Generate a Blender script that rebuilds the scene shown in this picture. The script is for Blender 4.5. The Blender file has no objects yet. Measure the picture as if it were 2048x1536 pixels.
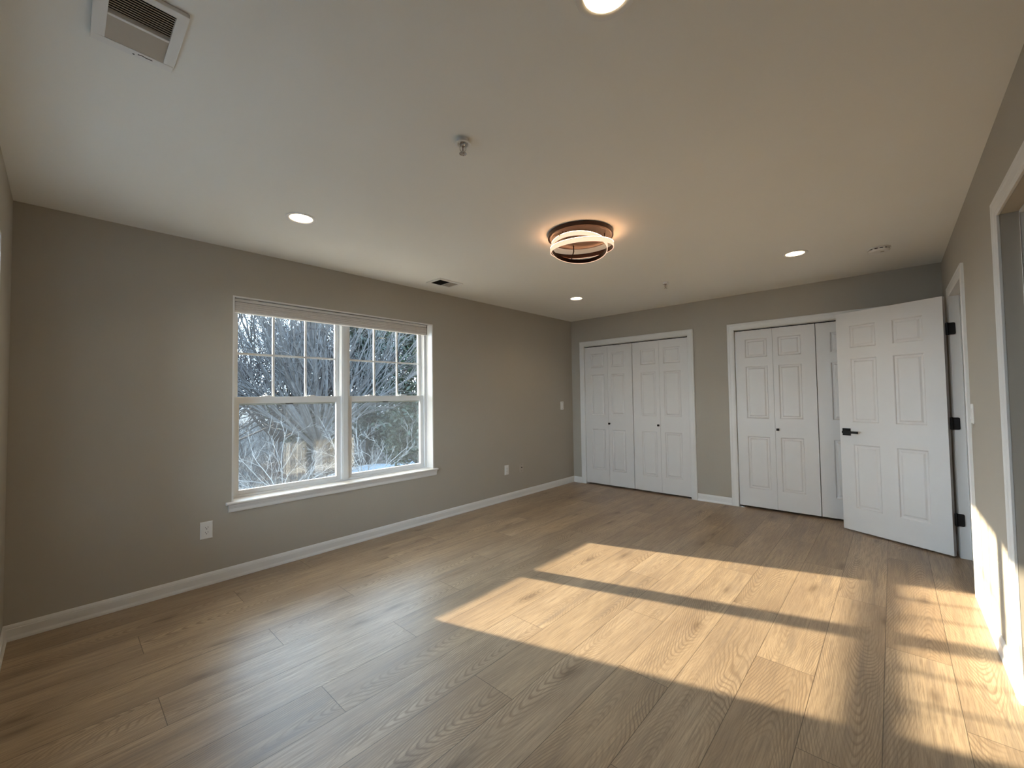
import bpy, math, random
from mathutils import Vector, Matrix
from math import sin, cos, pi, radians, sqrt, tan, atan2

SC = bpy.context.scene
COL = SC.collection

# ---------------------------------------------------------------- camera, sky, sun, exposure
W, L, H = 3.9665, 5.492, 2.44            # room: closet wall length, window wall length, height
cam_d = bpy.data.cameras.new('camera')
cam = bpy.data.objects.new('camera', cam_d)
COL.objects.link(cam)
cam_d.sensor_fit = 'HORIZONTAL'
cam_d.sensor_width = 36.0
cam_d.lens = 828.128 / 2048 * 36.0
cam_d.clip_start = 0.02
cam_d.clip_end = 400
yaw, pit, rol = -0.74228, 0.03221, -0.01477
fw = Vector((sin(yaw) * cos(pit), cos(yaw) * cos(pit), sin(pit)))
rt = Vector((cos(yaw), -sin(yaw), 0))
up = rt.cross(fw)
r2 = rt * cos(rol) + up * sin(rol)
u2 = -rt * sin(rol) + up * cos(rol)
m = Matrix((r2, u2, -fw)).transposed().to_4x4()
m.translation = Vector((3.60692, -5.29547, 1.29189))
cam.matrix_world = m
SC.camera = cam

SC.view_settings.view_transform = 'Standard'
SC.view_settings.look = 'None'
SC.view_settings.gamma = 1.0
SC.view_settings.use_curve_mapping = False
SC.view_settings.exposure = 0.0

SKY = 16.0
SUN = 24.0
CAN = 170.0
RING = 1.4
HALO = 75.0  # strength of the added upward glow behind the ceiling halo

world = bpy.data.worlds.new('sky')
SC.world = world
world.use_nodes = True
wt = world.node_tree
wt.nodes.clear()
wo = wt.nodes.new('ShaderNodeOutputWorld')
wb = wt.nodes.new('ShaderNodeBackground')
wc = wt.nodes.new('ShaderNodeTexCoord')
ws = wt.nodes.new('ShaderNodeSeparateXYZ')
wr = wt.nodes.new('ShaderNodeValToRGB')
wr.color_ramp.elements[0].position = 0.0
wr.color_ramp.elements[0].color = (0.72, 0.86, 1.0, 1)
wr.color_ramp.elements[1].position = 0.7
wr.color_ramp.elements[1].color = (0.50, 0.72, 1.0, 1)
wt.links.new(wc.outputs['Generated'], ws.inputs[0])
wt.links.new(ws.outputs['Z'], wr.inputs[0])
wt.links.new(wr.outputs[0], wb.inputs['Color'])
wb.inputs['Strength'].default_value = SKY
wt.links.new(wb.outputs[0], wo.inputs[0])

sun_d = bpy.data.lights.new('sun', 'SUN')
sun = bpy.data.objects.new('sun', sun_d)
COL.objects.link(sun)
sun_d.energy = SUN
sun_d.color = (1.0, 0.83, 0.60)
sun_d.angle = radians(0.85)
SUNDIR = Vector((1, 0.32, -0.352)).normalized()
sun.rotation_euler = SUNDIR.to_track_quat('-Z', 'Y').to_euler()
sun.location = (-8, -6, 8)


# ---------------------------------------------------------------- node helpers and materials
class NT:
    def __init__(s, mat):
        mat.use_nodes = True
        s.t = mat.node_tree
        s.t.nodes.clear()
        s.out = s.t.nodes.new('ShaderNodeOutputMaterial')

    def n(s, typ, ins=None, **kw):
        nd = s.t.nodes.new(typ)
        for k, v in kw.items():
            setattr(nd, k, v)
        if ins:
            for k, v in ins.items():
                s.set(nd.inputs[k], v)
        return nd

    def set(s, sock, v):
        if hasattr(v, 'is_output'):
            s.t.links.new(v, sock)
        else:
            sock.default_value = v

    def math(s, op, a, b=0.0, c=0.0):
        nd = s.t.nodes.new('ShaderNodeMath')
        nd.operation = op
        for i, v in enumerate((a, b, c)):
            s.set(nd.inputs[i], v)
        return nd.outputs[0]

    def mix(s, f, a, b, blend='MIX'):
        nd = s.t.nodes.new('ShaderNodeMix')
        nd.data_type = 'RGBA'
        nd.blend_type = blend
        s.set(nd.inputs[0], f)
        s.set(nd.inputs[6], a)
        s.set(nd.inputs[7], b)
        return nd.outputs[2]

    def ramp(s, f, pts):
        nd = s.t.nodes.new('ShaderNodeValToRGB')
        els = nd.color_ramp.elements
        while len(els) < len(pts):
            els.new(0.5)
        for e, (p, c) in zip(els, pts):
            e.position = p
            e.color = c if len(c) == 4 else (*c, 1)
        s.set(nd.inputs[0], f)
        return nd.outputs[0]

    def noise(s, vec, scale, detail=3, rough=0.5):
        nd = s.n('ShaderNodeTexNoise', {'Scale': scale, 'Detail': detail, 'Roughness': rough})
        if vec is not None:
            s.set(nd.inputs['Vector'], vec)
        return nd.outputs[0]

    def comb(s, x, y, z=0.0):
        nd = s.t.nodes.new('ShaderNodeCombineXYZ')
        for i, v in enumerate((x, y, z)):
            s.set(nd.inputs[i], v)
        return nd.outputs[0]


def pbr(name, col, rough=0.5, metal=0.0, spec=0.5, var=0.04, vscale=6.0, bump=0.0, bscale=300.0, emit=None, es=0.0, coat=0.0):
    """paint / plastic / metal with a little procedural mottling and bump"""
    mat = bpy.data.materials.new(name)
    t = NT(mat)
    b = t.n('ShaderNodeBsdfPrincipled', {'Roughness': rough, 'Metallic': metal, 'Specular IOR Level': spec})
    tc = t.n('ShaderNodeTexCoord').outputs['Object']
    nz = t.noise(tc, vscale, 4)
    lo = tuple(c * (1 - var) for c in col) + (1,)
    hi = tuple(min(1, c * (1 + var)) for c in col) + (1,)
    t.set(b.inputs['Base Color'], t.ramp(nz, [(0.3, lo), (0.7, hi)]))
    if bump:
        nb = t.noise(tc, bscale, 2)
        bp = t.n('ShaderNodeBump', {'Strength': bump, 'Distance': 0.002, 'Height': nb})
        t.set(b.inputs['Normal'], bp.outputs[0])
    if coat:
        b.inputs['Coat Weight'].default_value = coat
    if emit:
        b.inputs['Emission Color'].default_value = (*emit, 1)
        b.inputs['Emission Strength'].default_value = es
    t.set(t.out.inputs[0], b.outputs[0])
    return mat


def emitter(name, col, strength):
    mat = bpy.data.materials.new(name)
    t = NT(mat)
    e = t.n('ShaderNodeEmission', {'Color': (*col, 1), 'Strength': strength})
    t.set(t.out.inputs[0], e.outputs[0])
    return mat


def glass_mat():
    mat = bpy.data.materials.new('window_glass')
    t = NT(mat)
    tr = t.n('ShaderNodeBsdfTransparent', {'Color': (0.96, 0.98, 0.975, 1)})
    gl = t.n('ShaderNodeBsdfGlossy', {'Color': (1, 1, 1, 1), 'Roughness': 0.0})
    fr = t.n('ShaderNodeFresnel', {'IOR': 1.45})
    mx = t.n('ShaderNodeMixShader', {0: fr.outputs[0], 1: tr.outputs[0], 2: gl.outputs[0]})
    t.set(t.out.inputs[0], mx.outputs[0])
    return mat


def screen_mat():
    """woven insect mesh: fine grey threads, mostly open"""
    mat = bpy.data.materials.new('insect_mesh')
    t = NT(mat)
    tc = t.n('ShaderNodeTexCoord').outputs['Object']
    nz = t.noise(tc, 60.0, 3)
    cov = t.math('ADD', 0.15, t.math('MULTIPLY', nz, 0.10))
    tr = t.n('ShaderNodeBsdfTransparent', {'Color': (1, 1, 1, 1)})
    df = t.n('ShaderNodeBsdfDiffuse', {'Color': (0.085, 0.090, 0.093, 1)})
    tl = t.n('ShaderNodeBsdfTranslucent', {'Color': (0.085, 0.090, 0.093, 1)})
    m1 = t.n('ShaderNodeMixShader', {0: 0.5, 1: df.outputs[0], 2: tl.outputs[0]})
    m2 = t.n('ShaderNodeMixShader', {0: cov, 1: tr.outputs[0], 2: m1.outputs[0]})
    t.set(t.out.inputs[0], m2.outputs[0])
    return mat


def floor_mat():
    mat = bpy.data.materials.new('oak_plank')
    t = NT(mat)
    M = t.math
    PW, PL = 0.2345, 1.525
    tc = t.n('ShaderNodeTexCoord').outputs['Object']
    sp = t.n('ShaderNodeSeparateXYZ', {0: tc})
    x, y = sp.outputs[0], sp.outputs[1]
    u = M('DIVIDE', M('SUBTRACT', x, 0.0215), PW)
    n = M('FLOOR', u)
    fu = M('FRACT', u)
    v = M('DIVIDE', M('ADD', M('ADD', y, 4.48), M('MULTIPLY', M('SUBTRACT', n, 1.0), PL / 3)), PL)
    mm = M('FLOOR', v)
    fv = M('FRACT', v)
    pid = M('ADD', M('MULTIPLY', n, 17.31), M('MULTIPLY', mm, 5.773))
    wn = t.n('ShaderNodeTexWhiteNoise', {'W': pid}, noise_dimensions='1D')
    rs = t.n('ShaderNodeSeparateColor', {0: wn.outputs['Color']})
    ra, rb, rc = rs.outputs[0], rs.outputs[1], rs.outputs[2]
    yy = M('ADD', y, M('MULTIPLY', ra, 53.0))                    # every plank cut from another log
    xx = M('ADD', M('MULTIPLY', fu, PW), M('MULTIPLY', rb, 31.0))
    # growth rings cut near the axis: nested arches down the plank
    warp = t.noise(t.comb(M('MULTIPLY', xx, 3.2), M('MULTIPLY', yy, 0.95)), 1.0, 2)
    warp2 = t.noise(t.comb(M('MULTIPLY', xx, 16.0), M('MULTIPLY', yy, 4.0)), 1.0, 2)
    a = M('ADD', M('SUBTRACT', fu, 0.5), M('MULTIPLY', M('SUBTRACT', rc, 0.5), 0.7))
    a = M('ADD', a, M('MULTIPLY', M('SUBTRACT', warp, 0.5), 0.6))
    rad = M('SQRT', M('ADD', M('MULTIPLY', a, a), 0.012))
    sgn = M('SUBTRACT', M('MULTIPLY', M('GREATER_THAN', rb, 0.5), 2.0), 1.0)
    fld = M('SUBTRACT', rad, M('MULTIPLY', M('MULTIPLY', yy, 0.85), sgn))
    fld = M('ADD', fld, M('MULTIPLY', M('SUBTRACT', warp, 0.5), 0.7))
    fld = M('ADD', fld, M('MULTIPLY', M('SUBTRACT', warp2, 0.5), 0.07))
    ring = M('FRACT', M('MULTIPLY', fld, 22.0))
    line = t.ramp(ring, [(0.0, (0.15,) * 3), (0.45, (0.0,) * 3), (0.80, (1, 1, 1)), (0.92, (0.8,) * 3), (1.0, (0.15,) * 3)])
    ringmask = t.ramp(t.noise(t.comb(M('MULTIPLY', xx, 5.0), M('MULTIPLY', yy, 1.1), 7.0), 1.0, 2), [(0.44, (0.06,) * 3), (0.60, (1,) * 3)])
    line = M('MULTIPLY', line, ringmask)
    fine = t.noise(t.comb(M('MULTIPLY', xx, 190.0), M('MULTIPLY', yy, 5.5)), 1.0, 4, 0.7)
    band = t.noise(t.comb(M('MULTIPLY', xx, 55.0), M('MULTIPLY', yy, 1.3), 5.0), 1.0, 3, 0.6)
    streak = t.noise(t.comb(M('MULTIPLY', xx, 17.0), M('MULTIPLY', yy, 0.9), 3.0), 1.0, 4, 0.6)
    cloud = t.noise(t.comb(M('MULTIPLY', xx, 4.0), M('MULTIPLY', yy, 1.0), 11.0), 1.0, 3)
    base = t.ramp(ra, [(0.0, (0.445, 0.324, 0.202)), (0.35, (0.54, 0.402, 0.262)), (0.65, (0.48, 0.348, 0.218)), (1.0, (0.585, 0.448, 0.304))])
    col = t.mix(t.ramp(cloud, [(0.35, (0,) * 3), (0.68, (0.75,) * 3)]), base, (0.31, 0.220, 0.145, 1))
    col = t.mix(M('MULTIPLY', line, 0.70), col, (0.185, 0.122, 0.074, 1))
    col = t.mix(t.ramp(fine, [(0.44, (0,) * 3), (0.66, (0.72,) * 3)]), col, (0.215, 0.150, 0.098, 1))
    col = t.mix(t.ramp(band, [(0.46, (0,) * 3), (0.68, (0.42,) * 3)]), col, (0.25, 0.185, 0.13, 1))
    col = t.mix(t.ramp(streak, [(0.55, (0,) * 3), (0.72, (0.62,) * 3)]), col, (0.205, 0.158, 0.122, 1))
    # knots
    vd = t.n('ShaderNodeTexVoronoi', {'Vector': t.comb(M('ADD', M('MULTIPLY', xx, 6.5), M('MULTIPLY', warp2, 0.25)), M('ADD', M('MULTIPLY', yy, 2.1), M('MULTIPLY', warp2, 0.35))), 'Scale': 1.0, 'Randomness': 1.0}, voronoi_dimensions='2D')
    vs = t.n('ShaderNodeSeparateColor', {0: vd.outputs['Color']})
    has = M('GREATER_THAN', vs.outputs[0], 0.86)
    knot = M('MULTIPLY', t.ramp(vd.outputs['Distance'], [(0.03, (1,) * 3), (0.16, (0.28,) * 3), (0.34, (0,) * 3)]), has)
    col = t.mix(M('MULTIPLY', knot, 0.62), col, (0.11, 0.072, 0.045, 1))
    # seams
    ex = M('MULTIPLY', M('MINIMUM', fu, M('SUBTRACT', 1.0, fu)), PW)
    ey = M('MULTIPLY', M('MINIMUM', fv, M('SUBTRACT', 1.0, fv)), PL)
    e = M('MINIMUM', ex, ey)
    seam = t.ramp(M('MULTIPLY', e, 100.0), [(0.08, (1,) * 3), (0.20, (0,) * 3)])
    col = t.mix(M('MULTIPLY', seam, 0.72), col, (0.05, 0.032, 0.02, 1))
    b = t.n('ShaderNodeBsdfPrincipled', {'Base Color': col, 'Specular IOR Level': 0.5})
    ro = M('ADD', 0.34, M('MULTIPLY', fine, 0.10))
    t.set(b.inputs['Roughness'], ro)
    hgt = M('SUBTRACT', M('SUBTRACT', 1.0, M('MULTIPLY', fine, 0.25)), M('ADD', M('MULTIPLY', seam, 1.2), M('MULTIPLY', line, 0.12)))
    bp = t.n('ShaderNodeBump', {'Strength': 0.22, 'Distance': 0.0015, 'Height': hgt})
    t.set(b.inputs['Normal'], bp.outputs[0])
    t.set(t.out.inputs[0], b.outputs[0])
    return mat


def bark_mat(name, c1, c2, scale=8.0):
    mat = bpy.data.materials.new(name)
    t = NT(mat)
    tc = t.n('ShaderNodeTexCoord').outputs['Object']
    nz = t.noise(tc, scale, 4)
    b = t.n('ShaderNodeBsdfPrincipled', {'Roughness': 0.85, 'Base Color': t.ramp(nz, [(0.35, c1), (0.65, c2)])})
    t.set(t.out.inputs[0], b.outputs[0])
    return mat


def leaf_mat(name, c1, c2):
    mat = bpy.data.materials.new(name)
    t = NT(mat)
    tc = t.n('ShaderNodeTexCoord').outputs['Object']
    col = t.ramp(t.noise(tc, 1.7, 4), [(0.35, c1), (0.65, c2)])
    b = t.n('ShaderNodeBsdfPrincipled', {'Roughness': 0.55, 'Base Color': col})
    tl = t.n('ShaderNodeBsdfTranslucent', {'Color': col})
    mx = t.n('ShaderNodeMixShader', {0: 0.3, 1: b.outputs[0], 2: tl.outputs[0]})
    t.set(t.out.inputs[0], mx.outputs[0])
    return mat


WALL = pbr('greige_wall_paint', (0.42, 0.385, 0.325), 0.75, var=0.015, vscale=2.0, bump=0.08, bscale=420)
CEIL = pbr('ceiling_paint', (0.82, 0.81, 0.77), 0.85, var=0.012, vscale=1.5, bump=0.06, bscale=350)
TRIM = pbr('white_trim_paint', (0.74, 0.73, 0.71), 0.38, var=0.012, bump=0.02, bscale=90)
DOOR = pbr('white_door_paint', (0.72, 0.70, 0.68), 0.42, var=0.012, bump=0.04, bscale=160)
VINYL = pbr('white_vinyl', (0.74, 0.75, 0.75), 0.35, var=0.01)
SHADE = pbr('blind_fabric', (0.62, 0.58, 0.54), 0.85, var=0.03, vscale=40, bump=0.1, bscale=600)
RAIL = pbr('blind_headrail', (0.66, 0.64, 0.61), 0.5, var=0.01)
PLATE = pbr('white_plastic', (0.78, 0.77, 0.75), 0.35, var=0.01)
PAINTED = pbr('painted_plate', (0.46, 0.42, 0.36), 0.5, var=0.02)
DARK = pbr('dark_slot', (0.012, 0.012, 0.013), 0.6)
BLACK = pbr('matte_black_metal', (0.008, 0.008, 0.009), 0.6, spec=0.3)
BRONZE = pbr('dark_bronze', (0.040, 0.022, 0.017), 0.35, metal=0.6, var=0.08)
CHROME = pbr('chrome', (0.62, 0.61, 0.59), 0.22, metal=1.0)
RUBBER = pbr('rubber', (0.03, 0.03, 0.03), 0.8)
GRILLE = pbr('almond_grille', (0.52, 0.47, 0.40), 0.55, var=0.02)
LENS = emitter('can_lens', (1.0, 0.78, 0.50), CAN)
LED = emitter('led_diffuser', (1.0, 0.62, 0.42), RING)
HALO_GLOW = emitter('added_halo_glow', (1.0, 0.53, 0.26), HALO)
REFL = pbr('can_reflector', (0.85, 0.80, 0.70), 0.35, var=0.01)
GLASS = glass_mat()
MESH = screen_mat()
SFRAME = pbr('shaded_screen_frame', (0.20, 0.21, 0.21), 0.5, var=0.02)  # grey puts the shade under the meeting rail into the frame colour
FLOOR = floor_mat()
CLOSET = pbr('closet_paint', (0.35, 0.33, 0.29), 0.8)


# ---------------------------------------------------------------- mesh builder
class MB:
    def __init__(s):
        s.v, s.f = [], []

    def quad(s, a, b, c, d):
        i = len(s.v)
        s.v += [tuple(a), tuple(b), tuple(c), tuple(d)]
        s.f.append((i, i + 1, i + 2, i + 3))

    def box(s, x0, x1, y0, y1, z0, z1, M=None):
        i = len(s.v)
        pts = [Vector((x, y, z)) for z in (z0, z1) for y in (y0, y1) for x in (x0, x1)]
        if M is not None:
            pts = [M @ p for p in pts]
        s.v += [tuple(p) for p in pts]
        s.f += [tuple(i + k for k in q) for q in ((0, 2, 3, 1), (4, 5, 7, 6), (0, 1, 5, 4), (2, 6, 7, 3), (0, 4, 6, 2), (1, 3, 7, 5))]
        return s

    def tube(s, pts, rad, seg=8, cap=True, closed=False):
        pts = [Vector(p) for p in pts]
        n = len(pts)
        if not hasattr(rad, '__len__'):
            rad = [rad] * n
        base = len(s.v)
        nrm = None
        for i, p in enumerate(pts):
            if closed:
                d = (pts[(i + 1) % n] - pts[i - 1])
            else:
                d = pts[min(i + 1, n - 1)] - pts[max(i - 1, 0)]
            d.normalize()
            if nrm is None:
                nrm = d.orthogonal().normalized()
            else:
                nrm = (nrm - d * nrm.dot(d))
                nrm = nrm.normalized() if nrm.length > 1e-6 else d.orthogonal().normalized()
            bn = d.cross(nrm)
            for k in range(seg):
                a = 2 * pi * k / seg
                s.v.append(tuple(p + (nrm * cos(a) + bn * sin(a)) * rad[i]))
        for i in range(n - 1 + (1 if closed else 0)):
            for k in range(seg):
                a = base + (i % n) * seg + k
                b = base + (i % n) * seg + (k + 1) % seg
                c = base + ((i + 1) % n) * seg + (k + 1) % seg
                d = base + ((i + 1) % n) * seg + k
                s.f.append((a, b, c, d))
        if cap and not closed:
            s.f.append(tuple(base + k for k in reversed(range(seg))))
            s.f.append(tuple(base + (n - 1) * seg + k for k in range(seg)))
        return s

    def lathe(s, prof, c=(0, 0, 0), seg=40, M=None, closed=False):
        """prof: list of (r, z) revolved about local z"""
        base = len(s.v)
        c = Vector(c)
        for r, z in prof:
            for k in range(seg):
                a = 2 * pi * k / seg
                p = c + Vector((r * cos(a), r * sin(a), z))
                s.v.append(tuple(M @ p if M is not None else p))
        n = len(prof)
        for i in range(n - 1 + (1 if closed else 0)):
            for k in range(seg):
                j = (i + 1) % n
                s.f.append((base + i * seg + k, base + i * seg + (k + 1) % seg, base + j * seg + (k + 1) % seg, base + j * seg + k))
        return s

    def disc(s, r, z, c=(0, 0, 0), seg=40, M=None):
        base = len(s.v)
        for k in range(seg):
            a = 2 * pi * k / seg
            p = Vector(c) + Vector((r * cos(a), r * sin(a), z))
            s.v.append(tuple(M @ p if M is not None else p))
        s.f.append(tuple(range(base, base + seg)))
        return s

    def prism(s, poly, h0, h1, f):
        """poly: 2-D outline, swept from h0 to h1; f(a, b, h) gives the 3-D point"""
        base = len(s.v)
        n = len(poly)
        for h in (h0, h1):
            for a, b in poly:
                s.v.append(tuple(f(a, b, h)))
        for k in range(n):
            j = (k + 1) % n
            s.f.append((base + k, base + j, base + n + j, base + n + k))
        s.f.append(tuple(base + k for k in reversed(range(n))))
        s.f.append(tuple(base + n + k for k in range(n)))
        return s

    def build(s, name, mat, parent=None, bevel=0.0, smooth=False, label=None):
        me = bpy.data.meshes.new(name)
        me.from_pydata(s.v, [], s.f)
        me.update()
        import bmesh
        bm = bmesh.new()
        bm.from_mesh(me)
        if len(bm.faces) < 20000:
            bmesh.ops.remove_doubles(bm, verts=bm.verts, dist=1e-6)
            bmesh.ops.recalc_face_normals(bm, faces=bm.faces)
        bm.to_mesh(me)
        bm.free()
        if smooth:
            for p in me.polygons:
                p.use_smooth = True
        me.materials.append(mat)
        o = bpy.data.objects.new(name, me)
        COL.objects.link(o)
        if parent is not None:
            o.parent = parent
        if bevel:
            b = o.modifiers.new('edge', 'BEVEL')
            b.width = bevel
            b.segments = 2
            b.limit_method = 'ANGLE'
            b.angle_limit = radians(40)
        if smooth:
            try:
                md = o.modifiers.new('split', 'EDGE_SPLIT')
                md.split_angle = radians(38)
            except Exception:
                pass
        if label:
            o['label'] = label
        return o


def tag(o, label=None, cat=None, group=None, kind=None):
    if label: o['label'] = label
    if cat: o['category'] = cat
    if group: o['group'] = group
    if kind: o['kind'] = kind
    return o


def thing(name, label, cat, loc=(0, 0, 0), rotz=0.0, group=None, kind=None):
    o = bpy.data.objects.new(name, None)
    o.empty_display_size = 0.1
    COL.objects.link(o)
    o.location = loc
    o.rotation_euler = (0, 0, rotz)
    return tag(o, label, cat, group, kind)


def copy_tree(o, parent=None):
    c = o.copy()
    COL.objects.link(c)
    if parent is not None:
        c.parent = parent
    for ch in list(o.children):
        copy_tree(ch, c)
    return c


# ---------------------------------------------------------------- room shell
XW = W + 1.5                                   # far side of the hall beyond the right wall
Y1 = 0.80                                      # back of the closets


def grid_wall(mb, axis, t0, t1, a_lo, a_hi, z_lo, z_hi, holes):
    """a wall slab from boxes around rectangular holes (a0, a1, z0, z1); axis 'x': thickness in x, runs in y"""
    As = sorted({a_lo, a_hi, *[h[0] for h in holes], *[h[1] for h in holes]})
    Zs = sorted({z_lo, z_hi, *[h[2] for h in holes], *[h[3] for h in holes]})
    for i in range(len(As) - 1):
        for k in range(len(Zs) - 1):
            ac, zc = (As[i] + As[i + 1]) / 2, (Zs[k] + Zs[k + 1]) / 2
            if any(h[0] < ac < h[1] and h[2] < zc < h[3] for h in holes):
                continue
            if axis == 'x':
                mb.box(t0, t1, As[i], As[i + 1], Zs[k], Zs[k + 1])
            else:
                mb.box(As[i], As[i + 1], t0, t1, Zs[k], Zs[k + 1])
    return mb


def struct(o, label, cat):
    return tag(o, label, cat, kind='structure')


# floor and ceiling
struct(MB().box(-0.2, XW + 0.1, -L - 0.2, Y1 + 0.1, -0.12, 0.0).build('floor', FLOOR),
       'light oak plank floor with staggered end joints and a patch of sunlight', 'floor')

CANS = [(0.895, -4.285), (3.045, -4.262), (3.055, -1.224), (0.912, -1.218)]
CR = 0.066                                     # radius of the hole for a recessed light
cm = MB()
cs = 0.11
xs = sorted({-0.2, XW + 0.1, *[round(c + d, 4) for c in (0.9, 3.05) for d in (-cs, cs)]})
ys = sorted({-L - 0.2, Y1 + 0.1, *[round(c + d, 4) for c in (-4.273, -1.221) for d in (-cs, cs)]})
for i in range(len(xs) - 1):
    for k in range(len(ys) - 1):
        x0, x1, y0, y1 = xs[i], xs[i + 1], ys[k], ys[k + 1]
        hole = [c for c in CANS if x0 < c[0] < x1 and y0 < c[1] < y1]
        if not hole:
            cm.quad((x0, y0, H), (x0, y1, H), (x1, y1, H), (x1, y0, H))
            continue
        cx, cy = hole[0]
        n = 48
        sq, ci = [], []
        for q in range(n):
            a = 2 * pi * (q + 0.5) / n
            dx, dy = cos(a), sin(a)
            tt = min(((x1 if dx > 0 else x0) - cx) / dx if abs(dx) > 1e-9 else 9, ((y1 if dy > 0 else y0) - cy) / dy if abs(dy) > 1e-9 else 9)
            sq.append((cx + dx * tt, cy + dy * tt, H))
            ci.append((cx + dx * CR, cy + dy * CR, H))
        for q in range(n):
            j = (q + 1) % n
            cm.quad(ci[q], sq[q], sq[j], ci[j])
            if abs(sq[q][0] - sq[j][0]) > 1e-6 and abs(sq[q][1] - sq[j][1]) > 1e-6:      # the corner of the square
                crn = (sq[q][0] if sq[q][0] in (x0, x1) else sq[j][0], sq[q][1] if sq[q][1] in (y0, y1) else sq[j][1], H)
                b0 = len(cm.v)
                cm.v += [sq[q], crn, sq[j]]
                cm.f.append((b0, b0 + 1, b0 + 2))
cm.box(-0.2, XW + 0.1, -L - 0.2, Y1 + 0.1, H + 0.16, H + 0.26)
struct(cm.build('ceiling', CEIL), 'plain off white ceiling with recessed lights and a ring lamp', 'ceiling')

# walls
WY0, WY1, WZ0, WZ1 = -4.423, -2.620, 0.5536, 2.0735          # finished window opening in the left wall
lin = 0.012
struct(grid_wall(MB(), 'x', -0.2, 0.0, -L - 0.2, Y1, 0, H + 0.16, [(WY0 - lin, WY1 + lin, WZ0 - 0.02, WZ1 + lin)]).build('wall_left', WALL),
       'greige wall with the double window', 'wall')
C1A, C1B, C2A, C2B, CT = 0.222, 1.746, 2.268, 3.800, 2.030
struct(grid_wall(MB(), 'y', 0.0, 0.115, 0.0, W, 0, H + 0.16, [(C1A, C1B, 0, CT), (C2A, C2B, 0, CT)]).build('wall_far', WALL),
       'greige wall with two bifold closets', 'wall')
D1N, D1F, D2N, D2F, DT = -1.355, -0.585, -3.44, -2.615, 2.035
struct(grid_wall(MB(), 'x', W, W + 0.115, -L, Y1, 0, H + 0.16, [(D1N - 0.018, D1F + 0.018, 0, DT + 0.018), (D2N - 0.018, D2F + 0.018, 0, DT + 0.018)]).build('wall_right', WALL),
       'greige wall with two doorways, lower part in sunlight', 'wall')
NX0, NX1 = 0.60, 2.40
struct(grid_wall(MB(), 'y', -L - 0.2, -L, 0.0, W + 0.115, 0, H + 0.16, [(NX0 - lin, NX1 + lin, WZ0 - 0.02, WZ1 + lin)]).build('wall_near', WALL),
       'greige wall at the left edge of the photo, with a second window', 'wall')
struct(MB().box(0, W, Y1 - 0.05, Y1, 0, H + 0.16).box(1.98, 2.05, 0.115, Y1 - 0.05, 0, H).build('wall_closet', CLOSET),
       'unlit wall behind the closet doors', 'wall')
struct(MB().box(XW, XW + 0.1, -L - 0.2, Y1 + 0.1, 0, H + 0.16).box(W + 0.115, XW, Y1, Y1 + 0.1, 0, H + 0.16).box(W + 0.115, XW, -L - 0.2, -L - 0.1, 0, H + 0.16)
       .box(W + 0.115, XW, -2.06, -1.96, 0, H).build('wall_hall', WALL), 'greige wall beyond the two doorways', 'wall')


# baseboards: flat board with a rounded top and a shoe at the floor
BB = [(0, 0), (0.016, 0), (0.016, 0.010), (0.0125, 0.020), (0.0115, 0.024), (0.0115, 0.062), (0.0095, 0.066), (0.0095, 0.070), (0.0065, 0.078), (0.003, 0.085), (0, 0.086)]


def bb_left(mb, y0, y1): return mb.prism(BB, y0, y1, lambda a, b, h: (a, h, b))
def bb_right(mb, y0, y1): return mb.prism(BB, y0, y1, lambda a, b, h: (W - a, h, b))
def bb_far(mb, x0, x1): return mb.prism(BB, x0, x1, lambda a, b, h: (h, -a, b))
def bb_near(mb, x0, x1): return mb.prism(BB, x0, x1, lambda a, b, h: (h, -L + a, b))


CW = 0.072                                     # casing width
struct(bb_left(MB(), -L, 0).build('baseboard_left', TRIM), 'white baseboard under the double window', 'baseboard')
struct(bb_far(bb_far(MB(), 0.012, C1A - CW), C1B + CW - 0.004, C2A - CW).build('baseboard_far', TRIM), 'white baseboard beside and between the closets', 'baseboard')
struct(bb_right(bb_right(bb_right(MB(), D2F + CW, D1N - CW), -L, D2N - CW), D1F + CW, -0.012).build('baseboard_right', TRIM), 'white sunlit baseboard between the two doorways', 'baseboard')
struct(bb_near(MB(), 0.012, W).build('baseboard_near', TRIM), 'white baseboard end at the left edge of the photo', 'baseboard')

# casings, mitred
CP = [(0, 0), (0, 0.009), (0.006, 0.0115), (0.012, 0.0115), (0.016, 0.0135), (0.044, 0.0155), (0.050, 0.018), (0.066, 0.018), (CW, 0.014), (CW, 0)]


def casing(a0, a1, top, f):
    mb = MB()
    rows = []
    for o, th in CP:
        rows.append([f(a0 - o, 0, th), f(a0 - o, top + o, th), f(a1 + o, top + o, th), f(a1 + o, 0, th)])
    for i in range(len(rows) - 1):
        for k in range(3):
            mb.quad(rows[i][k], rows[i][k + 1], rows[i + 1][k + 1], rows[i + 1][k])
    for k in (0, 3):
        b0 = len(mb.v)
        mb.v += [tuple(r[k]) for r in rows]
        mb.f.append(tuple(range(b0, b0 + len(rows))))
    return mb


f_far = lambda a, z, t: (a, -t, z)
f_right = lambda a, z, t: (W - t, a, z)
t1 = struct(casing(C1A + 0.001, C1B - 0.006, CT + 0.005, f_far).build('trim_1', TRIM), 'white casing around the left closet', 'door casing')
t2 = struct(casing(C2A + 0.001, C2B, CT + 0.005, f_far).build('trim_2', TRIM), 'white casing around the closet behind the open door', 'door casing')
t3 = struct(casing(D1N, D1F, DT, f_right).build('trim_3', TRIM), 'white casing of the doorway with the open door', 'door casing')
t4 = struct(casing(D2N, D2F, DT, f_right).build('trim_4', TRIM), 'white casing of the doorway at the right edge', 'door casing')
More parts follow.
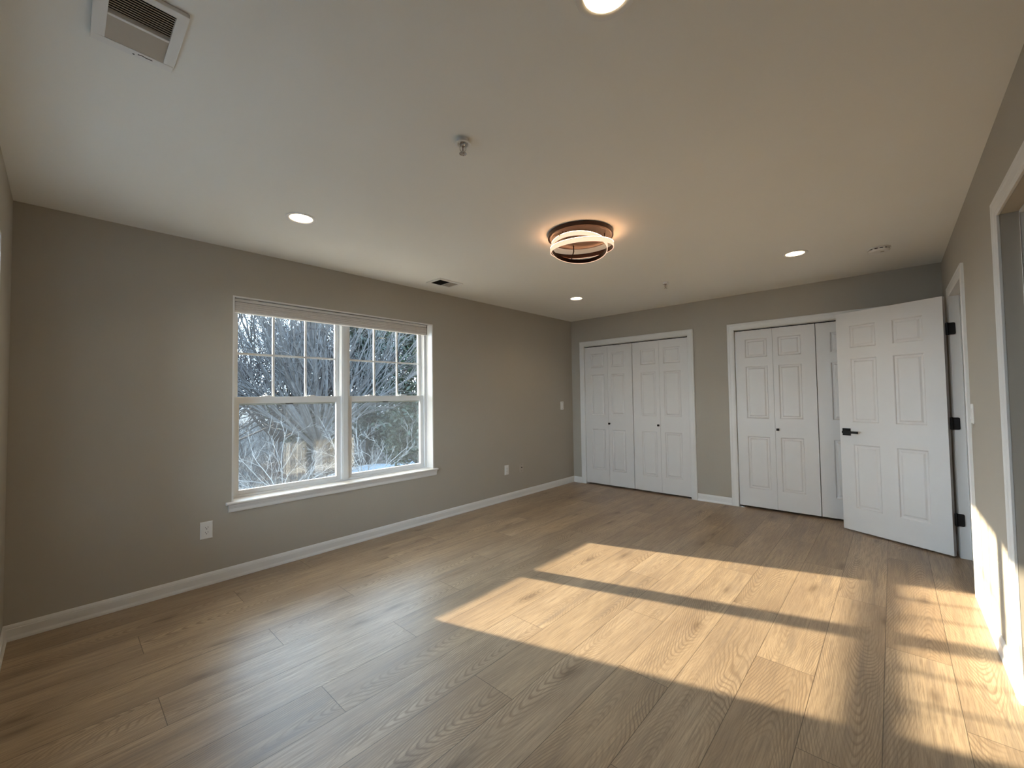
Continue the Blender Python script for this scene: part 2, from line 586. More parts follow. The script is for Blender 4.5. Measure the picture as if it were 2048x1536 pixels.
# jambs of the two doorways, with a stop
for t, n, fa, stop in ((t3, D1N, D1F, 0.046), (t4, D2N, D2F, 0.052)):
    mb = MB()
    mb.box(W - 0.001, W + 0.116, n - 0.018, n, 0, DT + 0.018)
    mb.box(W - 0.001, W + 0.116, fa, fa + 0.018, 0, DT + 0.018)
    mb.box(W - 0.001, W + 0.116, n, fa, DT, DT + 0.018)
    mb.build('jamb', TRIM if t is t3 else WALL, t)
    mb = MB()
    mb.box(W + stop, W + stop + 0.034, n, n + 0.011, 0, DT)
    mb.box(W + stop, W + stop + 0.034, fa - 0.011, fa, 0, DT)
    mb.box(W + stop, W + stop + 0.034, n + 0.011, fa - 0.011, DT - 0.011, DT)
    mb.build('door_stop', TRIM, t, bevel=0.002)
# closet jambs: head and sides, track
for t, a, b in ((t1, C1A, C1B), (t2, C2A, C2B)):
    MB().box(a - 0.001, a + 0.003, 0.0, 0.115, 0, CT).box(b - 0.003, b + 0.001, 0.0, 0.115, 0, CT).box(a, b, 0.0, 0.115, CT - 0.003, CT).build('jamb', TRIM, t)
    MB().box(a + 0.01, b - 0.01, 0.052, 0.078, CT - 0.012, CT - 0.003).build('door_track', BLACK, t)


# ---------------------------------------------------------------- panelled doors
def panel_face(mb, x0, x1, z0, z1, panels, f):
    """moulded six-panel face; f(x, d, z) with d = depth below the face"""
    X = sorted({x0, x1, *[p[0] for p in panels], *[p[1] for p in panels]})
    Z = sorted({z0, z1, *[p[2] for p in panels], *[p[3] for p in panels]})
    for i in range(len(X) - 1):
        for k in range(len(Z) - 1):
            xc, zc = (X[i] + X[i + 1]) / 2, (Z[k] + Z[k + 1]) / 2
            if any(p[0] < xc < p[1] and p[2] < zc < p[3] for p in panels):
                continue
            mb.quad(f(X[i], 0, Z[k]), f(X[i + 1], 0, Z[k]), f(X[i + 1], 0, Z[k + 1]), f(X[i], 0, Z[k + 1]))
    steps = [(0, 0), (0.004, 0.0015), (0.009, 0.0075), (0.013, 0.009), (0.023, 0.009), (0.027, 0.0075), (0.036, 0.0025), (0.040, 0.002)]
    for p in panels:
        prev = None
        for o, d in steps:
            r = [f(p[0] + o, d, p[2] + o), f(p[1] - o, d, p[2] + o), f(p[1] - o, d, p[3] - o), f(p[0] + o, d, p[3] - o)]
            if prev:
                for k in range(4):
                    mb.quad(prev[k], prev[(k + 1) % 4], r[(k + 1) % 4], r[k])
            prev = r
        mb.quad(*prev)


PZ = [(0.222, 0.812), (1.012, 1.606), (1.703, 1.914)]


def leaf_mesh(x0, x1, z0, z1, cols, y0, th, both=False):
    mb = MB()
    ps = [(a, b, c, d) for a, b in cols for c, d in PZ]
    panel_face(mb, x0, x1, z0, z1, ps, lambda x, d, z: (x, y0 + d, z))
    if both:
        panel_face(mb, x0, x1, z0, z1, ps, lambda x, d, z: (x, y0 + th - d, z))
    else:
        mb.quad((x0, y0 + th, z0), (x1, y0 + th, z0), (x1, y0 + th, z1), (x0, y0 + th, z1))
    mb.quad((x0, y0, z0), (x0, y0 + th, z0), (x0, y0 + th, z1), (x0, y0, z1))
    mb.quad((x1, y0, z0), (x1, y0 + th, z0), (x1, y0 + th, z1), (x1, y0, z1))
    mb.quad((x0, y0, z0), (x1, y0, z0), (x1, y0 + th, z0), (x0, y0 + th, z0))
    mb.quad((x0, y0, z1), (x1, y0, z1), (x1, y0 + th, z1), (x0, y0 + th, z1))
    return mb


def bifold(name, label, xa, xj1, xm, xj2, xb, knob_l, knob_r):
    t = thing(name, label, 'closet door', ((xa + xb) / 2, 0.012, 0), kind='structure')
    ox = (xa + xb) / 2
    g = 0.0012
    spans = [(xa, xj1 - g, 0.101, 0.322, False), (xj1 + g, xm - 0.0035, 0.047, 0.259, False), (xm + 0.0035, xj2 - g, 0.047, 0.259, True), (xj2 + g, xb, 0.101, 0.322, True)]
    leaves = []
    for a, b, p0, p1, mir in spans:
        c = (b - p1, b - p0) if mir else (a + p0, a + p1)
        mb = leaf_mesh(a - ox, b - ox, 0.022, 2.014, [(c[0] - ox, c[1] - ox)], 0.0, 0.034)
        leaves.append(mb.build('door_leaf', DOOR, t))
    for lf, kx in ((leaves[1], knob_l), (leaves[2], knob_r)):
        k = MB()
        k.lathe([(0.0, 0), (0.009, 0), (0.006, 0.004), (0.0055, 0.018), (0.0, 0.018)], seg=16, M=Matrix.Translation((kx - ox, 0, 0.897)) @ Matrix.Rotation(pi / 2, 4, 'X'))
        k.box(kx - ox - 0.0125, kx - ox + 0.0125, -0.030, -0.016, 0.897 - 0.0125, 0.897 + 0.0125)
        k.build('knob', BLACK, lf, bevel=0.0015)
    for a in (xa + 0.003, xb - 0.053):
        MB().box(a - ox, a - ox + 0.05, -0.008, 0.022, -0.0, 0.006).build('pivot_bracket', CHROME, t, bevel=0.001)
    return t


bifold('door_2', 'pair of white bifold closet doors in the corner beside the window wall', 0.2275, 0.606, 0.9843, 1.363, 1.741, 0.624, 1.340)
bifold('door_3', 'pair of white bifold closet doors partly hidden behind the open door', 2.2745, 2.6486, 3.0348, 3.415, 3.793, 2.676, 3.39)

# the open door
ANG = 0.46165
DWID = 0.7706
d1 = thing('door_1', 'white six-panel door standing wide open in front of the closet', 'door', (3.91941, -0.61241, 0), pi - ANG, kind='structure')
# local x runs from hinge to free edge; the face seen in the photo looks to local +y
mb = MB()
cols = [(0.1245, 0.3355), (0.4535, 0.6630)]
ps = [(a, b, c, d) for a, b in cols for c, d in PZ]
panel_face(mb, 0, DWID, 0.014, 2.0385, ps, lambda x, d, z: (x, -d, z))
panel_face(mb, 0, DWID, 0.014, 2.0385, ps, lambda x, d, z: (x, -0.035 + d, z))
for xx in (0, DWID):
    mb.quad((xx, 0, 0.014), (xx, -0.035, 0.014), (xx, -0.035, 2.0385), (xx, 0, 2.0385))
for zz in (0.014, 2.0385):
    mb.quad((0, 0, zz), (DWID, 0, zz), (DWID, -0.035, zz), (0, -0.035, zz))
leaf = mb.build('door_leaf', DOOR, d1)
hz, hx = 0.922, 0.7125
for sd in (1, -1):
    y = (lambda v: v) if sd == 1 else (lambda v: -0.035 - v)
    h = MB()
    a, b = sorted((y(0.0), y(0.009)))
    h.box(hx - 0.033, hx + 0.033, a, b, hz - 0.033, hz + 0.033)
    hd = h.build('door_handle', BLACK, leaf, bevel=0.0015)
    h = MB()
    a, b = sorted((y(0.009), y(0.048)))
    h.box(hx - 0.011, hx + 0.011, a, b, hz - 0.011, hz + 0.011)
    a, b = sorted((y(0.040), y(0.053)))
    h.box(hx - 0.115, hx + 0.013, a, b, hz - 0.0105, hz + 0.0105)
    h.build('handle_lever', BLACK, hd, bevel=0.0015)
MB().box(DWID - 0.001, DWID + 0.0012, -0.030, -0.005, hz - 0.028, hz + 0.028).build('latch_plate', BLACK, leaf)
# hinges sit on the far jamb of the doorway
hm = (Matrix.Translation((3.91941, -0.61241, 0)) @ Matrix.Rotation(pi - ANG, 4, 'Z')).inverted()
for zc in (1.780, 1.037, 0.293):
    h = MB()
    poly = []
    for cx, cz, a0 in ((1, 1, 0), (-1, 1, 90), (-1, -1, 180), (1, -1, 270)):
        for k in range(5):
            a = radians(a0 + k * 22.5)
            poly.append((cx * (0.030 - 0.010) + 0.010 * cos(a), cz * (0.0475 - 0.010) + 0.010 * sin(a)))
    h.prism(poly, D1F - 0.003, D1F, lambda a, b, y: hm @ Vector((3.957 + a, y, zc + b)))
    h.tube([hm @ Vector((3.9425, D1F - 0.007, zc - 0.05)), hm @ Vector((3.9425, D1F - 0.007, zc + 0.05))], 0.0065, 10)
    h.build('hinge', BLACK, d1)


# ---------------------------------------------------------------- windows
def window(name, label, rotz, loc, width, nose=0.035):
    """double unit; local x = along the wall (0 .. width), local y = depth (0 = room face of the wall, minus = towards the outside), z up"""
    t = thing(name, label, 'window', loc, rotz, kind='structure')
    z0, z1 = WZ0, WZ1
    d0, d1_ = -0.108, -0.195
    mb = MB()
    mb.box(-lin, 0, d0, 0, z0, z1 + lin).box(width, width + lin, d0, 0, z0, z1 + lin).box(0, width, d0, 0, z1, z1 + lin)
    mb.build('window_reveal', TRIM, t)
    # stool and apron
    mb = MB()
    st = [(d0, z0 - 0.019), (nose - 0.009, z0 - 0.019), (nose - 0.002, z0 - 0.014), (nose, z0 - 0.009), (nose - 0.002, z0 - 0.003), (nose - 0.008, z0), (d0, z0)]
    mb.prism(st, 0.0, width, lambda a, b, h: (h, a, b))
    ends = [(0.0, z0 - 0.019)] + st[1:-1] + [(0.0, z0)]
    mb.prism(ends, -0.048, 0.0, lambda a, b, h: (h, a, b))
    mb.prism(ends, width, width + 0.048, lambda a, b, h: (h, a, b))
    mb.build('window_stool', TRIM, t)
    ap = [(0, z0 - 0.019), (0.023, z0 - 0.019), (0.021, z0 - 0.030), (0.016, z0 - 0.040), (0.016, z0 - 0.043), (0.013, z0 - 0.046), (0.013, z0 - 0.066), (0.010, z0 - 0.074), (0, z0 - 0.075)]
    ap = [(min(a, nose - 0.004), b) for a, b in ap]
    MB().prism(ap, -0.040, width + 0.032, lambda a, b, h: (h, a, b)).build('window_apron', TRIM, t)
    # frame and mullion
    fr = 0.026
    mb = MB()
    mb.box(-lin, fr, d1_, d0, z0, z1 + lin).box(width - fr, width + lin, d1_, d0, z0, z1 + lin)
    mb.box(fr, width - fr, d1_, d0, z1 - 0.03, z1 + lin).box(fr, width - fr, d1_, d0 - 0.004, z0 - 0.019, z0 + 0.016)
    mb.build('window_frame', VINYL, t, bevel=0.002)
    mid = width / 2
    MB().box(mid - 0.034, mid + 0.034, d1_, d0, z0 + 0.016, z1 - 0.03).box(mid - 0.024, mid + 0.024, d0, d0 + 0.006, z0 + 0.016, z1 - 0.03).build('mullion', VINYL, t, bevel=0.002)
    for a, b in ((fr, mid - 0.034), (mid + 0.034, width - fr)):
        # upper sash, further out
        y0, y1 = -0.186, -0.164
        s = 0.036
        zt, zb = z1 - 0.03, 1.285
        mb = MB()
        mb.box(a, a + s, y0, y1, zb, zt).box(b - s, b, y0, y1, zb, zt).box(a + s, b - s, y0, y1, zt - 0.036, zt).box(a + s, b - s, y0, y1, zb, zb + 0.035)
        us = mb.build('upper_sash', VINYL, t, bevel=0.002)
        MB().box(a + s - 0.004, b - s + 0.004, -0.1765, -0.1735, zb + 0.03, zt - 0.032).build('pane', GLASS, us)
        mt = MB()
        for k in (1, 2):
            xx = a + s + (b - a - 2 * s) * k / 3
            mt.box(xx - 0.008, xx + 0.008, -0.1735, -0.168, zb + 0.035, zt - 0.036)
            mt.box(xx - 0.008, xx + 0.008, -0.182, -0.1765, zb + 0.035, zt - 0.036)
        zz = 1.668
        mt.box(a + s, b - s, -0.1735, -0.1675, zz - 0.008, zz + 0.008)
        mt.box(a + s, b - s, -0.1825, -0.1765, zz - 0.008, zz + 0.008)
        mt.build('muntin', VINYL, us)
        # lower sash, nearer the room
        y0, y1 = -0.158, -0.130
        s = 0.038
        zt, zb = 1.326, z0 + 0.016
        mb = MB()
        mb.box(a, a + s, y0, y1, zb, zt).box(b - s, b, y0, y1, zb, zt).box(a + s, b - s, y0, y1, zt - 0.052, zt).box(a + s, b - s, y0, y1, zb, zb + 0.034)
        ls = mb.build('lower_sash', VINYL, t, bevel=0.002)
        MB().box(a + s - 0.004, b - s + 0.004, -0.148, -0.145, zb + 0.03, zt - 0.048).build('pane', GLASS, ls)
        for k in (0.30, 0.72):
            xx = a + (b - a) * k
            lt = [(-0.050, 0), (0.050, 0), (0.046, 0.004), (0.022, 0.006), (0.016, 0.012), (-0.016, 0.012), (-0.022, 0.006), (-0.046, 0.004)]
            MB().prism(lt, -0.150, -0.130, lambda p, q, h: (xx + p, h, zt + q)).build('sash_latch', VINYL, ls)
        # insect screen outside the lower sash
        mb = MB()
        y0, y1 = -0.192, -0.184
        q = 0.014
        e0, e1 = a - 0.004, b + 0.004
        mb.box(e0, e0 + q, y0, y1, zb, 1.2845).box(e1 - q, e1, y0, y1, zb, 1.2845).box(e0 + q, e1 - q, y0, y1, 1.260, 1.2845).box(e0 + q, e1 - q, y0, y1, zb, zb + q)
        sc = mb.build('screen_frame', SFRAME, t)
        xm = (a + b) / 2
        MB().box(xm - 0.03, xm + 0.03, -0.184, -0.180, 1.262, 1.269).build('screen_latch', BLACK, sc)
        MB().quad_sheet(e0 + q, e1 - q, -0.188, zb + q, 1.260).build('insect_screen', MESH, sc)
    return t


def quad_sheet(s, a, b, y, z0, z1):
    s.quad((a, y, z0), (b, y, z0), (b, y, z1), (a, y, z1))
    return s


MB.quad_sheet = quad_sheet
# left wall: local x -> -Y of the room, local y -> +X
window('window_1', 'white double window with gridded upper sashes, bare trees outside', -pi / 2, (0, WY1, 0), WY1 - WY0)
# near wall: local x -> -X, local y -> +Y
window('window_2', 'window whose stool end shows at the left edge of the photo', 0.0, (NX0, -L, 0), NX1 - NX0, nose=0.016)

# raised cellular blind inside the window head
bl = thing('window_blind', 'raised off white window blind bunched under the top of the window opening', 'blind', (0, 0, 0))
yb0, yb1 = WY0 + 0.003, -2.680
MB().box(-0.066, -0.010, yb0, yb1, 2.0465, 2.067).build('headrail', RAIL, bl, bevel=0.001)
mb = MB()
zz = 2.0425
for k in range(4):
    prof = [(-0.064, zz), (-0.010, zz), (-0.0065, zz - 0.006), (-0.0065, zz - 0.010), (-0.010, zz - 0.0158), (-0.064, zz - 0.0158), (-0.068, zz - 0.008)]
    mb.prism(prof, yb0 + 0.001, yb1 - 0.001, lambda a, b, h: (a, h, b))
    zz -= 0.0158
mb.build('folded_fabric', SHADE, bl)
MB().box(-0.064, -0.010, yb0, yb1, 1.965, zz - 0.0005).build('bottom_rail', RAIL, bl, bevel=0.002)
MB().box(-0.060, -0.008, yb1, yb1 + 0.005, 1.970, 2.067).build('end_gap_shadow', DARK, bl)  # dark strip painted as the shadow gap past the blind's end
MB().box(-0.058, -0.022, yb0 + 0.002, yb1 - 0.002, 2.0424, 2.0466).build('headrail_gap_shade', DARK, bl)  # dark filler painted as the shade between headrail and fabric
for yk in (yb0 + 0.10, yb1 - 0.16):
    MB().box(-0.055, -0.020, yk, yk + 0.06, 2.067, WZ1).build('mounting_bracket', RAIL, bl)


# ---------------------------------------------------------------- recessed lights
def recessed():
    t = thing('recessed_light', 'x', 'ceiling light', group='recessed ceiling lights')
    MB().lathe([(CR - 0.001, 0.0), (CR + 0.004, -0.004), (0.078, -0.0055), (0.088, -0.004), (0.090, 0.0), (0.088, 0.0)], seg=56).build('trim_ring', PLATE, t, smooth=True)
    MB().lathe([(CR - 0.001, 0.0), (0.060, 0.018), (0.052, 0.046), (0.0505, 0.056)], seg=56).build('reflector', REFL, t, smooth=True)
    MB().disc(0.0505, 0.054, seg=48).build('lens', LENS, t)
    MB().lathe([(0.0, 0.09), (0.068, 0.09), (0.068, 0.001)], seg=32).build('housing', BLACK, t)
    return t


can0 = recessed()
LAB = ['lit recessed ceiling light nearest the window, toward the left end of the window wall',
       'lit recessed ceiling light cut by the top edge of the photo',
       'lit recessed ceiling light between the ring lamp and the smoke detector',
       'lit recessed ceiling light near the far corner above the left closet']
for i, (x, y) in enumerate(CANS):
    o = can0 if i == 0 else copy_tree(can0)
    o.location = (x, y, H)
    o['label'] = LAB[i]

# ---------------------------------------------------------------- ring lamp
LX, LY = 2.020, -2.830
lamp = thing('ceiling_lamp', 'flush ceiling lamp of two glowing interlocked rings under a dark bronze disc', 'ceiling lamp', (LX, LY, H))
MB().lathe([(0.0, -0.0005), (0.222, -0.0005), (0.228, -0.004), (0.228, -0.030), (0.222, -0.034), (0.206, -0.034), (0.190, -0.026), (0.0, -0.024)], seg=72).build('base_disc', BRONZE, lamp, smooth=True)


def ring(R, M, name):
    h, w = 0.030, 0.006
    shell = MB().lathe([(R, h / 2), (R + w - 0.002, h / 2), (R + w - 0.002, -h / 2), (R, -h / 2)], seg=96, M=M, closed=True).build(name, BRONZE, lamp, smooth=True)
    # the diffuser wraps the outer face and the lower edge; the inner face stays dark metal
    MB().lathe([(R + w, h / 2 - 0.003), (R + w, -h / 2 - 0.001), (R + 0.001, -h / 2 - 0.001), (R + 0.001, -h / 2 - 0.0001), (R + w - 0.0019, -h / 2 - 0.0001), (R + w - 0.0019, h / 2 - 0.003)], seg=96, M=M, closed=True).build('led_strip', LED, shell, smooth=True)
    MB().lathe([(R + 0.0025, h / 2 + 0.0006), (R + w - 0.001, h / 2 + 0.0006)], seg=96, M=M).build('added_halo_strip', HALO_GLOW, shell)  # added glowing band, unseen from below, makes the halo on the ceiling


def tilted(x, y, z, nx, ny):
    return Matrix.Translation((x, y, z)) @ Vector((0, 0, 1)).rotation_difference(Vector((nx, ny, 1))).to_matrix().to_4x4()


M1 = tilted(-0.020, 0.012, -0.095, -0.044, 0.180)
M2 = tilted(0.000, 0.016, -0.100, 0.020, -0.085)
ring(0.193, M1, 'ring')
ring(0.216, M2, 'ring')
for a in (20, 140, 260):
    p = Vector((0.17 * cos(radians(a)), 0.17 * sin(radians(a)), -0.026))
    e = M1 @ Vector((0.199 * cos(radians(a)), 0.199 * sin(radians(a)), 0.012))
    MB().tube([p, (p.x, p.y, (p.z + e.z) / 2), e], 0.0045, 8).build('support_rod', BRONZE, lamp)


# ---------------------------------------------------------------- sprinklers
def sprinkler():
    t = thing('sprinkler', 'x', 'sprinkler', group='ceiling fire sprinklers')
    MB().lathe([(0.026, 0), (0.026, -0.015), (0.034, -0.018), (0.035, -0.020), (0.034, -0.022), (0.025, -0.022), (0.023, -0.019), (0.021, -0.008), (0.0, -0.008)], seg=36).build('escutcheon', PLATE, t, smooth=True)
    MB().lathe([(0.0, -0.012), (0.012, -0.012), (0.012, -0.026), (0.008, -0.030), (0.0, -0.030)], seg=20).build('nozzle', CHROME, t, smooth=True)
    mb = MB()
    for s in (1, -1):
        mb.tube([(s * 0.009, 0, -0.026), (s * 0.0135, 0, -0.034), (s * 0.0125, 0, -0.046), (s * 0.003, 0, -0.056)], 0.0024, 8)
    mb.lathe([(0, -0.052), (0.005, -0.053), (0.005, -0.060), (0, -0.060)], seg=14)
    mb.build('frame_arm', CHROME, t, smooth=True)
    MB().lathe([(0, -0.030), (0.0022, -0.031), (0.0022, -0.052), (0, -0.052)], seg=10).build('glass_bulb', pbr('bulb_liquid', (0.10, 0.02, 0.02), 0.15), t)
    mb = MB()
    n = 12
    for k in range(n):
        a0, a1 = 2 * pi * (k + 0.14) / n, 2 * pi * (k + 0.86) / n
        am = (a0 + a1) / 2
        mb.quad((0.006 * cos(a0), 0.006 * sin(a0), -0.0605), (0.017 * cos(a0), 0.017 * sin(a0), -0.062), (0.017 * cos(a1), 0.017 * sin(a1), -0.062), (0.006 * cos(a1), 0.006 * sin(a1), -0.0605))
        mb.quad((0.006 * cos(a0), 0.006 * sin(a0), -0.0617), (0.017 * cos(a0), 0.017 * sin(a0), -0.0632), (0.017 * cos(a1), 0.017 * sin(a1), -0.0632), (0.006 * cos(a1), 0.006 * sin(a1), -0.0617))
    mb.lathe([(0.0, -0.059), (0.0075, -0.0595), (0.0075, -0.0625), (0.0, -0.0635)], seg=16)
    mb.build('deflector', CHROME, t)
    return t


s0 = sprinkler()
s0.location = (2.236, -4.101, H)
s0.rotation_euler = (0, 0, 0.9)
s0['label'] = 'pendent fire sprinkler near the middle of the ceiling, nearer the camera'
s1 = copy_tree(s0)
s1.location = (1.945, -1.150, H)
s1['label'] = 'small pendent fire sprinkler on the ceiling beyond the ring lamp, near the closets'

# ---------------------------------------------------------------- smoke detector
sd = thing('smoke_detector', 'round white smoke detector on the ceiling near the open door', 'smoke detector', (3.566, -0.893, H))
MB().lathe([(0.0, 0), (0.070, 0), (0.072, -0.004), (0.072, -0.010), (0.0, -0.010)], seg=48).build('base_plate', PLATE, sd, smooth=True)
MB().lathe([(0.0, -0.010), (0.060, -0.010), (0.060, -0.018), (0.0, -0.018)], seg=48).build('vent_gap', DARK, sd)
mb = MB()
for k in range(12):
    mb.box(0.055, 0.064, -0.006, 0.006, -0.019, -0.009, Matrix.Rotation(2 * pi * k / 12, 4, 'Z'))
mb.build('vent_rib', PLATE, sd)
MB().lathe([(0.0, -0.018), (0.066, -0.018), (0.067, -0.022), (0.060, -0.033), (0.040, -0.038), (0.0, -0.039)], seg=48).build('cover', PLATE, sd, smooth=True)
MB().lathe([(0.0, -0.037), (0.012, -0.0385), (0.012, -0.041), (0.0, -0.0415)], c=(0.02, -0.025, 0), seg=20).build('test_button', GRILLE, sd, smooth=True)


# ---------------------------------------------------------------- ceiling vents
def rounded(x0, x1, y0, y1, r, n=5):
    out = []
    for cx, cy, a0 in ((x1 - r, y1 - r, 0), (x0 + r, y1 - r, 90), (x0 + r, y0 + r, 180), (x1 - r, y0 + r, 270)):
        for k in range(n):
            a = radians(a0 + 90 * k / (n - 1))
            out.append((cx + r * cos(a), cy + r * sin(a)))
    return out


ev = thing('exhaust_vent', 'square off white exhaust fan cover with louvers in the top left ceiling', 'vent', (1.962, -5.151, H))
hx_, hy_ = 0.149, 0.099
ix0, ix1, iy0, iy1 = -0.116, 0.124, -0.068, 0.072
mb = MB()
for a, b, c, d in ((-hx_, ix0, -hy_, hy_), (ix1, hx_, -hy_, hy_), (ix0, ix1, -hy_, iy0), (ix0, ix1, iy1, hy_), (-0.004, 0.006, iy0, iy1)):
    mb.box(a, b, c, d, -0.014, -0.002)
mb.build('cover_frame', PLATE, ev, bevel=0.0012)
MB().box(ix0, ix1, iy0, iy1, -0.0025, -0.0005).build('fan_opening', DARK, ev)
mb = MB()
n = 11
for k in range(n):                               # far half: open louvers, near half: closed ones
    x = 0.012 + (ix1 - 0.012) * (k + 0.5) / n
    mb.box(-0.0012, 0.0012, iy0, iy1, -0.006, 0.005, Matrix.Translation((x, 0, -0.0085)) @ Matrix.Rotation(radians(-52), 4, 'Y'))
mb.build('louver', GRILLE, ev)
mb = MB()
for k in range(n):
    x = ix0 + (-0.004 - ix0) * (k + 0.5) / n
    mb.box(-0.0058, 0.0058, iy0, iy1, -0.0008, 0.0008, Matrix.Translation((x, 0, -0.0095)) @ Matrix.Rotation(radians(-24), 4, 'Y'))
mb.build('louver', GRILLE, ev)
MB().tube([(-0.129, 0.010, -0.0142), (-0.126, 0.020, -0.0142), (-0.129, 0.030, -0.0142), (-0.128, 0.046, -0.0142)], 0.0014, 6).build('release_slot', DARK, ev)
MB().lathe([(0, -0.0135), (0.003, -0.0145), (0, -0.0148)], c=(-0.136, 0.0, 0), seg=12).build('screw', DARK, ev)

rg = thing('air_register', 'small white air register on the ceiling above the window wall', 'vent', (0.362, -2.725, H))
mb = MB()
for a, b, c, d in ((-0.108, -0.075, -0.146, 0.146), (0.075, 0.108, -0.146, 0.146), (-0.075, 0.075, -0.146, -0.115), (-0.075, 0.075, 0.115, 0.146), (-0.075, 0.075, 0.006, 0.012)):
    mb.box(a, b, c, d, -0.008, -0.0003)
mb.build('register_frame', PLATE, rg, bevel=0.001)
MB().box(-0.075, 0.075, -0.115, 0.115, -0.0016, -0.0004).build('duct_opening', DARK, rg)
mb = MB()
for k in range(10):
    x = -0.075 + 0.15 * (k + 0.5) / 10
    mb.box(-0.0006, 0.0006, -0.115, 0.006, -0.004, 0.0025, Matrix.Translation((x, 0, -0.0052)))
mb.build('vane', DARK, rg)
mb = MB()
for k in range(10):
    x = -0.075 + 0.15 * (k + 0.5) / 10
    mb.box(-0.0078, 0.0078, 0.012, 0.115, -0.0006, 0.0006, Matrix.Translation((x, 0, -0.0052)) @ Matrix.Rotation(radians(10), 4, 'Y'))
mb.build('vane', GRILLE, rg)


# ---------------------------------------------------------------- wall plates (local x right, y out of the wall, z up)
def plate_mesh(w, h, d=0.006):
    mb = MB()
    pr = None
    for o, y in ((0, 0), (0, d * 0.45), (0.003, d * 0.9), (0.006, d)):
        r = [(-w / 2 + o, y, -h / 2 + o), (w / 2 - o, y, -h / 2 + o), (w / 2 - o, y, h / 2 - o), (-w / 2 + o, y, h / 2 - o)]
        if pr:
            for k in range(4):
                mb.quad(pr[k], pr[(k + 1) % 4], r[(k + 1) % 4], r[k])
        pr = r
    mb.quad(*pr)
    return mb


def outlet(w=0.074, h=0.120):
    t = thing('wall_outlet', 'x', 'outlet', group='wall outlets')
    pl = plate_mesh(w, h).build('cover_plate', PLATE, t)
    rc = MB().box(-0.0165, 0.0165, 0.004, 0.0078, -0.0335, 0.0335).build('receptacle', PLATE, t, bevel=0.001)
    for zc in (0.017, -0.017):
        MB().box(-0.0085, -0.0062, 0.0072, 0.0081, zc - 0.001, zc + 0.008).build('slot', DARK, rc)
        MB().box(0.0062, 0.0085, 0.0072, 0.0081, zc - 0.001, zc + 0.007).build('slot', DARK, rc)
        MB().lathe([(0, 0.0), (0.0028, 0.0), (0.0028, 0.0009), (0, 0.0009)], seg=14, M=Matrix.Translation((0, 0.0073, zc - 0.0075)) @ Matrix.Rotation(-pi / 2, 4, 'X')).build('ground_hole', DARK, rc)
    return t


LEFTW, RIGHTW = -pi / 2, pi / 2
o1 = outlet()
o1.location, o1.rotation_euler = (0, -4.585, 0.385), (0, 0, LEFTW)
o1['label'] = 'white wall outlet low on the wall under the left end of the window'
o2 = copy_tree(o1)
o2.location = (0, -1.487, 0.380)
o2['label'] = 'white wall outlet low on the wall between the window and the far corner'
o3 = copy_tree(o1)
o3.location, o3.rotation_euler = (W, -2.105, 0.374), (0, 0, RIGHTW)
o3['label'] = 'white wall outlet on the sunlit right wall between the two doorways'

jk = thing('cable_jack', 'wall coloured cable jack plate beside the outlet near the far corner', 'wall plate', (0, -1.208, 0.372), LEFTW)
plate_mesh(0.072, 0.116, 0.005).build('cover_plate', PAINTED, jk)
MB().lathe([(0, 0.0), (0.0065, 0.0), (0.0065, 0.010), (0, 0.010)], seg=14, M=Matrix.Translation((0, 0.004, 0.004)) @ Matrix.Rotation(-pi / 2, 4, 'X')).build('coaxial_socket', BLACK, jk)
for zc in (0.042, -0.042):
    MB().lathe([(0, 0.0), (0.0035, 0.0), (0.003, 0.0012), (0, 0.0015)], seg=12, M=Matrix.Translation((0, 0.005, zc)) @ Matrix.Rotation(-pi / 2, 4, 'X')).build('screw', BLACK, jk)


def light_switch(name, label, loc, rot):
    t = thing(name, label, 'light switch', loc, rot)
    plate_mesh(0.074, 0.120).build('cover_plate', PLATE, t)
    MB().box(-0.0165, 0.0165, 0.004, 0.0075, -0.0335, 0.0335).build('switch_frame', PLATE, t, bevel=0.001)
    mb = MB()
    mb.prism([(0.0072, -0.031), (0.0115, -0.031), (0.008, 0.0), (0.0088, 0.031), (0.0072, 0.031)], -0.014, 0.014, lambda a, b, h: (h, a, b))
    mb.build('rocker', PLATE, t)
    return t


ls = light_switch('light_switch', 'white light switch on the window wall near the far corner', (0, -0.278, 1.160), LEFTW)
for zc in (0.042, -0.042):
    MB().box(-0.008, 0.008, 0.0055, 0.0066, zc - 0.002, zc + 0.002).build('dark_slot', DARK, ls)
light_switch('light_switch', 'white light switch on the right wall beside the doorway with the open door', (W, -1.520, 1.150), RIGHTW)

# ---------------------------------------------------------------- outdoors
GZ = -3.2
HILL = bark_mat('winter_brush_hill', (0.012, 0.013, 0.013), (0.024, 0.0255, 0.025), 0.9)
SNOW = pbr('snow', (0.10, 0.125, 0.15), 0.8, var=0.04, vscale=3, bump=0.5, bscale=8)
BARK = bark_mat('grey_bark', (0.022, 0.021, 0.021), (0.042, 0.040, 0.039))
BARKP = bark_mat('purple_brown_bark', (0.010, 0.008, 0.009), (0.022, 0.018, 0.019))
PALE = bark_mat('pale_bark', (0.09, 0.086, 0.080), (0.14, 0.133, 0.124))
DARKB = bark_mat('dark_bark', (0.006, 0.005, 0.005), (0.013, 0.011, 0.010))
GREEN = leaf_mat('evergreen_leaf', (0.006, 0.014, 0.008), (0.020, 0.036, 0.018))
GREEN2 = leaf_mat('blue_green_needle', (0.006, 0.013, 0.009), (0.017, 0.030, 0.021))

